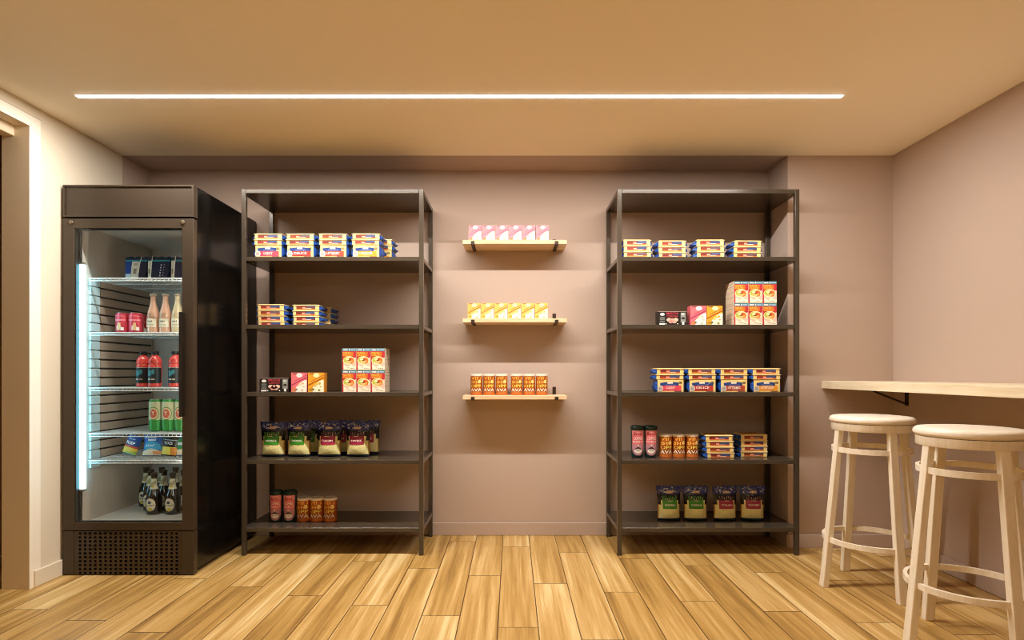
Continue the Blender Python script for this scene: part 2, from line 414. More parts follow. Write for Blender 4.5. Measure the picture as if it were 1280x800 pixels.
# door
dz0, dz1 = atz(663, FY0), atz(273.2, FY0); gx0, gx1 = atx(92.5, FY0), atx(227.5, FY0); gz0, gz1 = atz(653.5, FY0), atz(285.2, FY0)
b = MB()
fbox(b, FX0, gx0, FY0, YD - .003, dz0, dz1, FRIDGE, .0015); fbox(b, gx1, FX1, FY0, YD - .003, dz0, dz1, FRIDGE, .0015)
fbox(b, gx0, gx1, FY0, YD - .003, dz0, gz0, FRIDGE, .0015); fbox(b, gx0, gx1, FY0, YD - .003, gz1, dz1, FRIDGE, .0015)
door = b.build('door', t)
b = MB(); g = .006
for a in ((gx0 + .0003, gx0 + .0065, gz0, gz1), (gx1 - .003, gx1 - .0003, gz0, gz1), (gx0, gx1, gz0 + .0003, gz0 + g), (gx0, gx1, gz1 - g, gz1 - .0003)): fbox(b, a[0], a[1], FY0 + .006, YD - .012, a[2], a[3], BLACK)
b.build('gasket', door)
b = MB(); fbox(b, gx0 + .001, gx1 - .001, FY0 + .0035, FY0 + .0058, gz0 + .001, gz1 - .001, GLASS); b.build('glass_pane', door)
b = MB(); fbox(b, -1.6255, -1.611, FY0 - .033, FY0 - .004, .785, 1.297, M('handle black', '#1f1914', .3), .0015)
for z in (.83, 1.25): fbox(b, -1.624, -1.613, FY0 - .004, FY0 - .0003, z - .01, z + .01, BLACK)
b.build('handle', door)
for px in (89.5, 228.7):
    b = MB(); b.lathe([(.0105, 0), (.0105, .003), (.008, .007), (.003, .0085)], CHROME, 16)
    o = b.build('screw', door); o.location = (atx(px, FY0) - ox, -.0003, atz(278, FY0)); o.rotation_euler = (PI / 2, 0, 0)
# kick plate with punched grille
b = MB(); kz1 = dz0 - .004; g0, g1 = atx(92.5, FY0), atx(226.3, FY0)
fbox(b, FX0, g0 - .002, FY0 + .001, YD - .0005, .004, kz1, FRIDGE, .001); b.build('kick_plate', t); b = MB(); fbox(b, g1 + .002, FX1, FY0 + .001, YD - .0005, .004, kz1, FRIDGE, .001)
b.build('kick_plate', t)
b = MB(); xs = [atx(99.5 + 6.37 * i, FY0) for i in range(20)]; zs = [atz(667 + 4.95 * j, FY0) for j in range(11)]
hw, hh = .0066, .0054; yf = FY0 + .003
ex = [g0] + sum([[x - hw, x + hw] for x in xs], []) + [g1]; ez = [.004] + sum([[z - hh, z + hh] for z in reversed(zs)], []) + [kz1]
for i in range(len(ex) - 1):
    for j in range(len(ez) - 1):
        if i % 2 and j % 2:
            # rounded hole: four corner chips around the opening
            x0, x1, z0, z1 = ex[i] - ox, ex[i + 1] - ox, ez[j], ez[j + 1]; q = .0025
            for cx_, cz_, sx, sz in ((x0, z0, 1, 1), (x1, z0, -1, 1), (x0, z1, 1, -1), (x1, z1, -1, -1)):
                b.add([(cx_, yf - oy, cz_), (cx_ + sx * q, yf - oy, cz_), (cx_, yf - oy, cz_ + sz * q)], [(0, 1, 2)], FRIDGE)
            y0, y1 = yf - oy, yf - oy + .006
            for P, Q in (((x0, z0), (x1, z0)), ((x1, z0), (x1, z1)), ((x1, z1), (x0, z1)), ((x0, z1), (x0, z0))):
                b.add([(P[0], y0, P[1]), (Q[0], y0, Q[1]), (Q[0], y1, Q[1]), (P[0], y1, P[1])], [(0, 1, 2, 3)], FRIDGE)
            continue
        b.add([(ex[i] - ox, yf - oy, ez[j]), (ex[i + 1] - ox, yf - oy, ez[j]), (ex[i + 1] - ox, yf - oy, ez[j + 1]), (ex[i] - ox, yf - oy, ez[j + 1])], [(0, 1, 2, 3)], FRIDGE)
fbox(b, g0, g1, YD - .012, YD - .0005, .004, kz1, HOLE); b.build('vent_grille', t)
# light tube
b = MB(); z0, z1 = atz(611, 2.992), atz(331, 2.992); b.lathe([(.0135, z0), (.0135, z1)], TUBE, 20)
tb = b.build('light_tube', t); tb.location = (-2.1435 - ox, 2.992 - oy + .003, 0)
for za, zb in ((z0 - .012, z0 - .0005), (z1 + .0005, z1 + .012)):
    b = MB(); b.lathe([(.011, za), (.0135, za + .003), (.0135, zb - .003), (.011, zb)], CHROME, 16); b.build('end_cap', tb)
b = MB(); b.lathe([(.009, z0), (.009, z1)], FILL_TUBE, 20); tb = b.build('light_tube', t); tb.location = (-1.6325 - ox, 2.992 - oy + .003, 0)  # added fill tube, unseen behind the stile, brightens the products
for za, zb in ((z0 - .012, z0 - .0005), (z1 + .0005, z1 + .012)):
    b = MB(); b.lathe([(.008, za), (.009, za + .003), (.009, zb - .003), (.008, zb)], CHROME, 16); b.build('end_cap', tb)
# wire shelves
ZF = [1.482, 1.207, .927, .695, .560]
for i, z in enumerate(ZF):
    b = MB(); x0, x1, y0, y1 = IX0 + .014, IX1 - .006, 3.035, 3.575; zz = z - .004
    per = [(x0, y0), (x1, y0), (x1, y1), (x0, y1)]
    b.tube([(x - ox, y - oy, zz) for x, y in per], .0035, WIRE, 6, True)
    b.tube([(x0 - ox, y0 - oy, zz - .013), (x1 - ox, y0 - oy, zz - .013)], .0025, WIRE, 6)
    nw = 24
    for k in range(1, nw):
        x = x0 + (x1 - x0) * k / nw - ox
        b.tube([(x, y0 - oy, zz - .013), (x, y0 - oy + .002, zz), (x, y1 - oy, zz)], .0017, WIRE, 5)
    for k in (.33, .66): b.tube([(x0 - ox, y0 + (y1 - y0) * k - oy, zz - .003), (x1 - ox, y0 + (y1 - y0) * k - oy, zz - .003)], .0025, WIRE, 6)
    b.build('wire_shelf', t)
tag(t, 'black glass-door drinks fridge standing in the corner by the doorway', 'fridge')

# ------------------------------------------------------------------ product makers (base at origin, front towards -Y)
def K(h, r=.45, n=None): return M('print ' + h + (n or ''), h, r, var=.04, scale=90)
WHITE, NAVY = K('#f4efe4'), M('navy film', '#234e9e', .28, var=.4, scale=140, bump=.4)
CREAMP = M('cream pack card', '#efd48a', .4, var=.06, scale=50); CREAML = M('pack flange', '#f8e6b4', .35)
def film_ends(t_, w, d, z0, z1, t=.016):
    n, m = 6, 3
    for sx in (-1, 1):
        b = MB(); vs = []; rnd = random.Random(11 + sx)
        for i in range(n + 1):
            for j in range(m + 1):
                y = -d / 2 * .96 + d * .96 * i / n; z = z0 + (z1 - z0) * j / m
                e = (0 if j in (0, m) or i in (0, n) else 1)
                vs.append((sx * (w / 2 + .0006 + e * t * rnd.uniform(.4, 1)), y, z))
        b.add(vs, [(i * (m + 1) + j, (i + 1) * (m + 1) + j, (i + 1) * (m + 1) + j + 1, i * (m + 1) + j + 1) for i in range(n) for j in range(m)], NAVY, False)
        b.build('film_end', t_)
def flat_pack(var):
    cols = [('#7d2b24', '#4c5a86', '#e0764a'), ('#8a3a22', '#6c5560', '#d9803c'), ('#93342a', '#3d4f7e', '#e88a55')][var]
    def mk():
        t = thing('cheese_pack'); w, d, h = .148, .122, .0318
        b = MB(); b.box(-w / 2, w / 2, -d / 2, d / 2, 0, h - .006, CREAMP, .002); b.box(-w / 2 - .004, w / 2 + .004, -d / 2 - .003, d / 2 + .003, h - .006, h - .0025, CREAML, .001)
        b.box(-w / 2 + .002, w / 2 - .002, -d / 2 + .001, d / 2 - .002, h - .0025, h, CREAMP, .001); b.build('tray', t)
        film_ends(t, w, d, .001, h - .0065, .022)
        b = MB(); P = plane(-d / 2 - .0005); x0, x1 = -.056, .052
        b.slab(P, x0, x1, .0075, .0235, K(cols[0])); P2 = plane(-d / 2 - .0009)
        b.slab(P2, .0, x1, .013, .0235, K(cols[1])); b.slab(P2, x0, x1, .004, .0085, K(cols[2])); b.slab(P2, -.022, -.004, .008, .018, K('#e9a08a')); b.slab(plane(-d / 2 - .0012), -.004, .030, .0085, .0105, WHITE)
        b.add([(-.06, -d / 2 + .01, h + .0004), (.06, -d / 2 + .01, h + .0004), (.06, d / 2 - .012, h + .0004), (-.06, d / 2 - .012, h + .0004)], [(0, 1, 2, 3)], K('#c9772f'))
        b.build('label', t); return t
    return mk
def block_pack(col, txt, k):
    def mk():
        t = thing('cheese_block'); w, d, h = .144, .10, .068
        b = MB(); b.box(-w / 2, w / 2, -d / 2, d / 2, 0, h, CREAMP, .002); b.build('carton', t)
        film_ends(t, w, d, .002, h - .002, .015)
        b = MB(); P, Q, R = plane(-d / 2 - .0005), plane(-d / 2 - .0010), plane(-d / 2 - .0015)
        x0, x1 = -.058, .058
        b.slab(P, x0, x1, .007, .037, K(col)); b.slab(Q, x0, x1 - (.0 if k == 1 else .014), .0365, lambda u: .0515 + .005 * max(0, 1 - (u / .05) ** 2), K('#1f3f86'), 10)
        if k == 1: b.slab(Q, .018, .044, lambda u: .036 + (u - .018) * .6, lambda u: .0385 + (u - .018) * .6, WHITE)
        b.slab(R, -.018, .012, .047, .056, WHITE); b.text(R, txt, 0, .0245, .07 if len(txt) > 5 else .05, .013, WHITE)
        b.slab(R, -.03, .03, .039, .0415, K('#8fa3d4')); b.slab(Q, -.012, .02, .012, .0145, K('#f0b49a') if k != 1 else K('#5e1a14'))
        for z in (.046, .051, .056): b.slab(Q, .045, .062, z, z + .0022, K('#4a4320'))
        b.ell(R, -.058, .021, .016, .0165, K('#d6d2c8'), 16); b.ell(plane(-d / 2 - .0019), -.058, .021, .010, .0105, K('#a9a094'), 12)
        b.slab(Q, .02, .06, .003, .0065, K('#6b5b4b')); b.build('label', t); return t
    return mk
def dessert_box(c, big):
    w, h, d = (.0757, .0925, .055) if not big else (.088, .108, .06)
    def mk():
        t = thing('dessert_box'); b = MB(); b.box(-w / 2, w / 2, -d / 2, d / 2, 0, h, K(c['base']), .0008); b.build('carton', t)
        b = MB(); P = [plane(-d / 2 - .0004 * (i + 1)) for i in range(6)]; W, H = w, h
        di = lambda o: (lambda u: h * (o + .42 * (u / w)))
        b.slab(P[0], -w * .49, w * .49, di(.28), h * .985, K(c['top'])); b.slab(P[0], -w * .49, w * .49, .001, di(.26), K(c['low']))
        b.ell(P[1], w * .03, h * .86, w * .2, h * .11, K(c['glow'])); b.slab(P[2], -w * .4, -w * .12, h * .93, h * .965, K('#6b4a3a'))
        b.slab(P[1], -w * .49, w * .49, di(.52), di(.585), K(c['stripe'])); b.slab(P[1], -w * .30, w * .49, di(.66), di(.69), K(c['stripe']))
        b.slab(P[2], -w * .2, w * .49, h * .012, lambda u: h * (.22 + .40 * max(0, math.sin((u / w + .22) * 2.3))), K(c['cream']), 12)
        rnd = random.Random(3)
        for q in range(9):
            b.ell(P[3 + q % 3], rnd.uniform(-.16, .4) * w, rnd.uniform(.08, .5) * h, w * rnd.uniform(.04, .09), h * rnd.uniform(.025, .06), K(c['dots'][q % len(c['dots'])]), 8)
        b.ell(P[2], -w * .27, h * .14, w * .17, h * .06, K(c['fruit']), 10); b.build('label', t); return t
    return mk
PINK = dict(base='#eeb4b0', top='#e88e98', low='#f0b084', glow='#fcebe6', stripe='#d2688a', cream='#fdf6ea', dots=['#f3e6b8', '#d8cf9a', '#fffaf0', '#e9b9a0'], fruit='#e8894a')
YELL = dict(base='#f0cc84', top='#edbd62', low='#f0cc70', glow='#fbf0b4', stripe='#b97a2a', cream='#fdf6d8', dots=['#e8d85a', '#b9b060', '#fffbe0', '#efc060'], fruit='#d99a35')
PINKB = dict(PINK, base='#dc6268', top='#e6747e', low='#f2987c', stripe='#b03a5e')
ORAN = dict(YELL, base='#dd8f2a', top='#eea32e', low='#f3b645', stripe='#a85a18', dots=['#d8c84a', '#8f8f3a', '#fff6d0', '#e9a040'], fruit='#b08a2a')
def mochi_box():
    t = thing('candy_box'); w, h, d = .160, .079, .06; b = MB(); b.box(-w / 2, w / 2, -d / 2, d / 2, 0, h, K('#1c1512'), .0008); b.build('carton', t)
    b = MB(); P = [plane(-d / 2 - .0004 * (i + 1)) for i in range(5)]
    b.slab(P[0], -.079, .079, h - .004, h - .001, K('#a08a80')); b.slab(P[0], -.069, -.041, .018, h * .60, K('#6f7470')); b.slab(P[1], -.069, -.041, .026, .030, K('#2b2b28')); b.slab(P[1], -.069, -.041, .038, .041, K('#2b2b28'))
    b.ell(P[0], -.055, h * .78, .013, .008, K('#e6e2da')); b.slab(P[0], -.071, -.041, .004, .013, K('#e9e4da')); b.slab(P[0], .046, .074, .018, h * .9, K('#8f938e')); b.ell(P[1], .06, h * .5, .010, .006, K('#22221f')); b.ell(P[1], .058, h * .78, .009, .006, K('#c9cbc4'))
    b.slab(P[1], .054, .066, .004, .020, K('#f1ece2')); b.text(P[1], 'MOCHI', 0, h * .84, .062, .013, K('#d0404e')); b.text(P[1], 'CREAM', 0, h * .64, .060, .011, K('#b03a46'))
    for x, z, r in ((-.018, .031, .014), (0, .028, .015), (.019, .031, .014), (-.009, .02, .012), (.011, .02, .012)): b.ell(P[2], x, z, r, r * .72, K(random.choice(['#f0b5a4', '#f2c9b2', '#e89a90'])), 12)
    for x in (-.035, .03): b.ell(P[2], x, .009, .004, .003, WHITE, 8)
    b.build('label', t); return t
def noodle_box():
    t = thing('noodle_box'); w, h, d = .0785, .1205, .063; b = MB(); b.box(-w / 2, w / 2, -d / 2, d / 2, 0, h, M('noodle carton', '#dcc9ae', .45, scale=40), .0008); b.build('carton', t)
    b = MB(); P = [plane(-d / 2 - .0004 * (i + 1)) for i in range(7)]
    b.slab(P[0], -w * .49, w * .49, .001, h * .87, K('#bd2f3a')); b.slab(P[0], -w * .49, w * .49, h * .87, h * .998, K('#4d8494'))
    b.slab(P[1], -w * .42, -w * .1, h * .905, h * .955, WHITE); b.slab(P[1], -w * .02, w * .06, h * .90, h * .97, WHITE); b.slab(P[1], w * .12, w * .45, h * .905, h * .955, K('#a4c6e0'))
    b.slab(P[1], -w * .40, w * .49, .001, lambda u: h * (.30 + .30 * max(0, (u / w + .45)) ** .6), K('#ecc4b4'), 10)
    b.text(P[3], 'NATE', -w * .16, h * .79, w * .54, h * .09, K('#ffc84a')); b.text(P[3], 'OATE', -w * .12, h * .68, w * .60, h * .09, K('#fbae38'))
    b.slab(P[2], -w * .44, w * .3, h * .63, h * .84, K('#d9702e'))
    b.ell(P[3], 0, h * .44, w * .44, h * .20, K('#f3e6b4'), 18); b.ell(P[4], -w * .18, h * .47, w * .22, h * .12, K('#b9c050'), 12); b.ell(P[4], w * .14, h * .44, w * .22, h * .14, K('#e47236'), 12)
    b.ell(P[5], -w * .12, h * .50, w * .13, h * .05, K('#f2ecb0'), 10); b.ell(P[5], -w * .02, h * .37, w * .2, h * .05, K('#eec27a'), 10); b.ell(P[5], w * .2, h * .40, w * .08, h * .05, K('#f5a860'), 10); b.ell(P[5], w * .08, h * .5, w * .07, h * .04, K('#b84a22'), 10)
    b.slab(P[4], -w * .38, w * .49, .002, lambda u: h * (.20 + .05 * math.sin(u * 160)), K('#f8ead0'), 14)
    for i in range(4): b.slab(P[5], -w * .1 + i * w * .13, -w * .01 + i * w * .13, h * (.10 - .012 * i), h * (.118 - .012 * i), K('#5a4a3a'))
    b.build('label', t)
    b = MB()
    for sx in (-1, 1):
        x = sx * (w / 2 + .0004)
        for z in (.28, .5, .76, .9): b.add([(x, -d * .45, h * z), (x, d * .45, h * z), (x, d * .45, h * (z + .012)), (x, -d * .45, h * (z + .012))], [(0, 1, 2, 3)], K('#7c6b58'))
    b.build('side_panel', t); return t
def tin(txts):
    def mk():
        t = thing('snack_tin'); r, h = .0355, .126; b = MB()
        b.lathe([(r - .001, 0), (r, .002), (r, h - .014), (r - .0005, h - .0135)], M('tin brown', '#b45c1e', .4, var=.2, scale=60), 32); b.build('body', t)
        b = MB(); b.lathe([(r + .0008, h - .0135), (r + .0012, h - .012), (r + .0012, h - .002), (r - .001, h), (r - .004, h - .0006), (r - .006, h - .002)], M('tin lid', '#f0e6d6', .4), 32); b.build('lid', t)
        b = MB(); P = cyl(r + .0006); Q = cyl(r + .0010); w = .094
        for i, (tx, c) in enumerate(zip(txts, ('#f8b84a', '#f8c458', '#f4dc5a', '#fff6e2'))):
            b.text(P, tx, -.001, h * (.80 - .185 * i), w * (.74 if i < 3 else .8), h * .145, K(c))
        b.ell(Q, .021, h * .64, .010, .011, K('#ffe08a'), 10)
        b.slab(P, -.05, .05, h * .012, h * .12, K('#d0702c'), 14); b.slab(P, -.05, .05, h * .135, h * .15, K('#f0b060'), 14)
        b.build('label', t); return t
    return mk
def cup():
    t = thing('coffee_cup'); b = MB(); h = .178; GR = M('cup dark green', '#1d3a36', .3, scale=30)
    R = lambda z: .0325 + .0035 * z / h
    b.lathe([(.026, 0), (.0305, .003), (R(.01), .01), (R(.155), .155)], GR, 32); b.build('body', t)
    b = MB(); b.lathe([(.0355, .1553), (.0385, .157), (.0385, .170), (.036, .175), (.033, .178), (.0315, .1745)], M('cup lid', '#16302a', .32), 32); b.build('lid', t)
    def P(o): return lambda u, v: ((R(v) + o) * math.sin(u / .034), -(R(v) + o) * math.cos(u / .034), v)
    b = MB(); P0, P1, P2, P3 = (P(.0006 * k) for k in (1, 2, 3, 4)); w = .036
    b.slab(P0, -w, w, lambda u: .012 + .03 * (abs(u) / w) ** 3, .153, K('#ea7884'), 18); b.slab(P1, -w, w, .128, .153, K('#e8949a'), 16); b.slab(P1, -w, w, lambda u: .0125 + .03 * (abs(u) / w) ** 3, .075, K('#c48c9a'), 18)
    b.text(P2, 'Barter', 0, .135, .042, .015, K('#b3203a')); b.text(P2, 'COFFEE', 0, .108, .052, .015, K('#fbe6dc')); b.text(P2, 'MAKES UP', 0, .089, .060, .010, K('#fbe6dc'))
    b.slab(P2, -.022, .022, lambda u: .048 + .004 * math.cos(u * 140), lambda u: .054 + .006 * math.cos(u * 140), K('#1c2622'), 14)
    b.slab(P2, -.021, .021, lambda u: .034 - .010 * (1 - (u / .021) ** 2), .046, K('#fbf6ea'), 14); b.slab(P3, -.012, .012, .0375, .0395, K('#3a2b28'), 6); b.slab(P2, -.004, .004, .066, .074, K('#f0d8d4'))
    b.build('label', t); return t
def bag(col, txt):
    def mk():
        t = thing('cheese_bag'); W, H, T = .150, .197, .036; nu, nv = 26, 30; rnd = random.Random(len(txt) * 7 + ord(txt[0]))
        wr = [[rnd.uniform(-1, 1) for _ in range(nv + 1)] for _ in range(nu + 1)]
        def shape(u, v, s):                     # u -1..1, v 0..1
            hw = W / 2 * (.88 + .12 * v ** 1.5 - .06 * math.sin(PI * v)); fat = (1 - abs(u) ** 2.6) * (math.sin(PI * min(1, v * 1.05) ** .62) ** .8 if 0 < v < .95 else 0)
            i, j = int(round((u + 1) / 2 * nu)), int(round(v * nv)); e = wr[min(max(i, 0), nu)][min(max(j, 0), nv)]
            amp = (.0035 if v > .66 else .0012) * (0 if v in (0, 1) else 1)
            return (u * hw, s * (T * fat + .0012) + amp * e, v * H + (.004 * e if v > .97 else 0))
        NV = M('cheese bag navy', '#232f74', .22, var=.5, scale=120); BK = M('cheese bag black', '#120d10', .25, var=.4, scale=80); YC = M('shredded cheese', '#fff0a8', .3, var=.2, scale=230, bump=.5); AM = M('bag amber side', '#b88a34', .3, var=.3, scale=90)
        SEAL = M('bag seal', '#10264a', .3, var=.4, scale=100)
        def zone(u, v):
            if v < .075: return SEAL
            if v > .78: return NV
            if v > .60 or (v > .48 and abs(u) > .8): return BK
            return AM if abs(u) > .92 else YC
        b = MB()
        for s in (-1, 1):
            g = [[shape(-1 + 2 * i / nu, j / nv, s) for j in range(nv + 1)] for i in range(nu + 1)]
            for i in range(nu):
                for j in range(nv):
                    b.add([g[i][j], g[i + 1][j], g[i + 1][j + 1], g[i][j + 1]], [(0, 1, 2, 3)], zone(-1 + 2 * (i + .5) / nu, (j + .5) / nv), True)
        b.build('film', t, 60)
        def P(o): return lambda u, v: (lambda p: (p[0], p[1] - o, p[2]))(shape(u, v, -1))
        b = MB()
        def patch(u0, u1, v0, v1, m, o, n=10, k=8):
            pf = P(o)
            for i in range(n):
                for j in range(k):
                    a, c = u0 + (u1 - u0) * i / n, u0 + (u1 - u0) * (i + 1) / n; e, f = v0 + (v1 - v0) * j / k, v0 + (v1 - v0) * (j + 1) / k
                    b.add([pf(a, e), pf(c, e), pf(c, f), pf(a, f)], [(0, 1, 2, 3)], m)
        patch(-.66, .62, .36, .60, K(col, .3), .0022); patch(-.66, .62, .60, .72, K({'#3a9426': '#28601f'}.get(col, '#3f1522'), .3), .0022)
        vs, fs = text_geo(txt); pf = lambda u, v: (lambda p: (p[0], -(T * (1 - abs(u) ** 2.6) + .0055), p[2]))(shape(u, v, -1))
        b.add([pf(-.02 + x * .95, .475 + y * .055) for x, y in vs], fs, WHITE)
        vs, fs = text_geo('~'); b.add([pf(-.05 + x * .4, .60 + y * .03) for x, y in vs], fs, K('#d9c9a0'))
        for k in range(7):
            u = -.6 + .19 * k + rnd.uniform(-.04, .04); v = rnd.uniform(.6, .66); patch(u, u + .035, v, v + rnd.uniform(.04, .09), K('#c9c4ae'), .0035, 1, 2)
        for k in range(46):
            u, v = rnd.uniform(-.9, .8), rnd.uniform(.8, .96); patch(u, u + rnd.uniform(.05, .16), v, v + rnd.uniform(.008, .022), K(rnd.choice(['#a9b6ea', '#e0e4f6', '#5a70cc', '#e8dcc8'])), .0036, 2, 1)  # pale specks paint glints onto the crumpled film top
        patch(-.25, .28, .80, .865, K('#d9c0a4'), .004, 6, 2); b.build('label', t); b = MB(); patch(-.3, .75, .015, .07, K('#1d4a5e'), .0012, 6, 1); b.build('seal_strip', t); return t
    return mk

# ---- wording helpers
ORD = ['first', 'second', 'third', 'fourth', 'fifth', 'sixth']
RA, RB = 'fridge-side rack', 'stool-side rack'
LV = {3: ['bottom', 'middle', 'topmost'], 4: ['bottom', 'second', 'third', 'topmost']}
def stack(px, ptop, Yf, zs, n, where, shelf, rack, block=None, grp='flat', jig=0):
    """a stack of cheese packs, PX = left and right pixel of the front, YF its front plane"""
    z = zs; X = atx(px, Yf); rnd = random.Random(int(px * 10)); Yc = Yf + .061
    for i in range(n):
        nm = LV[n][i]
        if block is not None and i == 0:
            col, tx = BLK[block]; place(block_pack(col, tx, block), 'blk%d' % block, (X + .002, Yf + .052, z), 0,
                f'cheese block with {BLKN[block]} label under {where}, {shelf}, {rack}', 'cheese pack', f'cheese blocks on the {shelf} of the {rack}'); z += .0688
        else:
            v = (i + int(px)) % 3
            place(flat_pack(v), 'flat%d' % v, (X + (jig * (i - n / 2) if jig else rnd.uniform(-.002, .002)), Yc + rnd.uniform(-.001, .002), z), rnd.uniform(-.02, .02) + (jig * 4 if jig else 0),
                  f'flat cheese pack, {nm} of {where}, {shelf}, {rack}', 'cheese pack', f'flat cheese packs on the {shelf} of the {rack}'); z += .0322
BLK = [('#e2495c', 'LIGHT'), ('#c0382c', 'DELICE'), ('#b5482e', 'LETTERMEC'), ('#ea9a2a', 'LATHTOUSE')]
BLKN = ['pink', 'red', 'terracotta', 'orange']
S1, S2, S3, S4, S5 = 'top stocked shelf', 'second stocked shelf', 'third stocked shelf', 'fourth stocked shelf', 'bottom shelf'

# ---- rack beside the fridge
for k, px in enumerate((334.8, 374.8, 416, 457)):
    stack(px, 291, 3.30, ZS[4], 3, f'{ORD[k]} stack from fridge', S1, RA, block=k)
stack(473.2, 297, 3.44, ZS[4], 3, 'half-hidden rear stack', S1, RA, block=3)
stack(338.5, 381, 3.42, ZS[3], 4, 'first stack from fridge', S2, RA, jig=-.0012)
stack(382.5, 384, 3.445, ZS[3], 4, 'second stack from fridge', S2, RA)
stack(397.5, 386, 3.571, ZS[3], 4, 'half-hidden rear stack', S2, RA)
z = ZS[2]
place(mochi_box, 'mochi', (atx(342, 3.31), 3.345, z), .03, f'small black candy box with pink sweets, {S3}, {RA}', 'candy box', 'black candy boxes')
place(dessert_box(PINKB, 1), 'pinkb', (atx(373.3, 3.31), 3.345, z), 0, f'larger pink dessert box between the black and orange boxes, {RA}', 'dessert box', 'larger dessert boxes')
place(dessert_box(ORAN, 1), 'oran', (atx(394.5, 3.31), 3.345, z), 0, f'larger orange dessert box, {S3}, {RA}', 'dessert box', 'larger dessert boxes')
def noodles(px0, Yf, z, rack, side):
    for r in range(2):
        for c in range(3):
            for q in range(2):
                if q and c != (2 if side > 0 else 0): continue      # rear boxes wholly behind the front row
                end = ('first', 'middle', 'last')[c] if True else ''
                place(noodle_box, 'noodle', (atx(px0 + 17.9 * c, Yf), Yf + .032 + q * .066, z + r * .1213), 0,
                      f'noodle box, {"upper" if r else "lower"} row, {"front" if not q else "rear"} layer, {end} column counted from fridge, {rack}', 'noodle box', f'noodle boxes stacked on the {rack}')
noodles(436.4, 3.31, z, RA, 1)
for k, (px, tx, cn) in enumerate(((341.5, 'MOZZARELLA', 'green'), (373.5, 'CHEDDAR', 'green'), (411.5, 'ITALIAN', 'burgundy'), (447.5, 'SWISS', 'burgundy'))):
    place(bag('#3a9426' if k < 2 else '#a3264a', tx), 'bag%d' % k, (atx(px, 3.42), 3.425, ZS[1]), (.04, -.05, .02, -.03)[k], f'shredded cheese bag with {cn} label, {ORD[k]} from fridge, {S4}, {RA}', 'cheese bag', f'cheese bags on the {S4} of the {RA}')
for k, px in ((1, 386), (2, 425), (3, 459.5)):
    place(bag('#3a9426' if k < 2 else '#a3264a', 'X'), 'bag%d' % k, (atx(px, 3.53), 3.535, ZS[1]), .04, f'rear shredded cheese bag showing behind the {ORD[k]} and {ORD[k+1] if k < 3 else "last"} front bags, {RA}' if k < 3 else f'rear shredded cheese bag peeking past the last front bag, {RA}', 'cheese bag', f'cheese bags on the {S4} of the {RA}')
TL = ['VIN', 'SHO', 'OPP', 'AVA']
for k, px in enumerate((345, 362)):
    place(cup, 'cup', (atx(px, 3.42), 3.43, ZS[0]), .05, f'pink coffee cup with dark lid, {ORD[k]} from fridge, {S5}, {RA}', 'coffee cup', 'pink coffee cups')
for k, px in enumerate((379.2, 395.8, 412.4)):
    place(tin(TL), 'tin', (atx(px, 3.44), 3.45, ZS[0]), 0, f'orange tin with white lid, {ORD[k]} from fridge, {S5}, {RA}', 'tin', f'orange tins on the {RA}', 1.06)

# ---- rack near the stools
for k, px in enumerate((796.5, 840.5, 888.3, 934.5)):
    stack(px, 298, 3.288 if k % 2 == 0 else 3.31, ZS[4], 3, f'{ORD[3-k]} stack from stools', S1, RB, jig=-.0016 if k % 2 == 0 else 0)
z = ZS[3]
place(mochi_box, 'mochi', (atx(840.5, 3.33), 3.36, z), -.02, f'small black candy box with pink sweets, {S2}, {RB}', 'candy box', 'black candy boxes')
place(dessert_box(PINKB, 1), 'pinkb', (atx(873, 3.32), 3.35, z), 0, f'larger pink dessert box between the black and orange boxes, {RB}', 'dessert box', 'larger dessert boxes')
place(dessert_box(ORAN, 1), 'oran', (atx(893.5, 3.32), 3.35, z), 0, f'larger orange dessert box, {S2}, {RB}', 'dessert box', 'larger dessert boxes')
noodles(926.3, 3.31, z, RB, -1)
for k, px in enumerate((838, 878, 917.5, 958.5)):
    stack(px, 454, 3.31, ZS[2], 3, f'{ORD[3-k]} stack from stools', S3, RB, block=k)
for k, px in enumerate((796.7, 813.3)):
    place(cup, 'cup', (atx(px, 3.40), 3.405, ZS[1]), -.05, f'pink coffee cup with dark lid, {("far", "near")[k]} side of pair by tins, {S4}, {RB}' if False else f'pink coffee cup with dark lid, {("outer one by rack post", "inner one touching orange tins")[k]}, {RB}', 'coffee cup', 'pink coffee cups')
for k, px in enumerate((831.8, 848.2, 864.8)):
    place(tin(TL), 'tin', (atx(px, 3.41), 3.415, ZS[1]), 0, f'orange tin with white lid, {ORD[k]} from the coffee cups, {S4}, {RB}', 'tin', f'orange tins on the {RB}', 1.03)
stack(900, 543, 3.36, ZS[1], 4, 'stack beside the tins', S4, RB, jig=-.003)
stack(943, 545, 3.40, ZS[1], 4, 'stack nearest stools', S4, RB)
for k, (px, tx, cn) in enumerate(((837, 'MOZZARELLA', 'green'), (870.5, 'CHEDDAR', 'green'), (907.5, 'ITALIAN', 'burgundy'), (942, 'SWISS', 'burgundy'))):
    place(bag('#3a9426' if k < 2 else '#a3264a', tx), 'bag%d' % k, (atx(px, 3.438), 3.46, ZS[0]), (.06, -.04, .05, -.08)[k], f'shredded cheese bag with {cn} label, {ORD[3-k]} from stools, {S5}, {RB}', 'cheese bag', f'cheese bags on the {S5} of the {RB}')

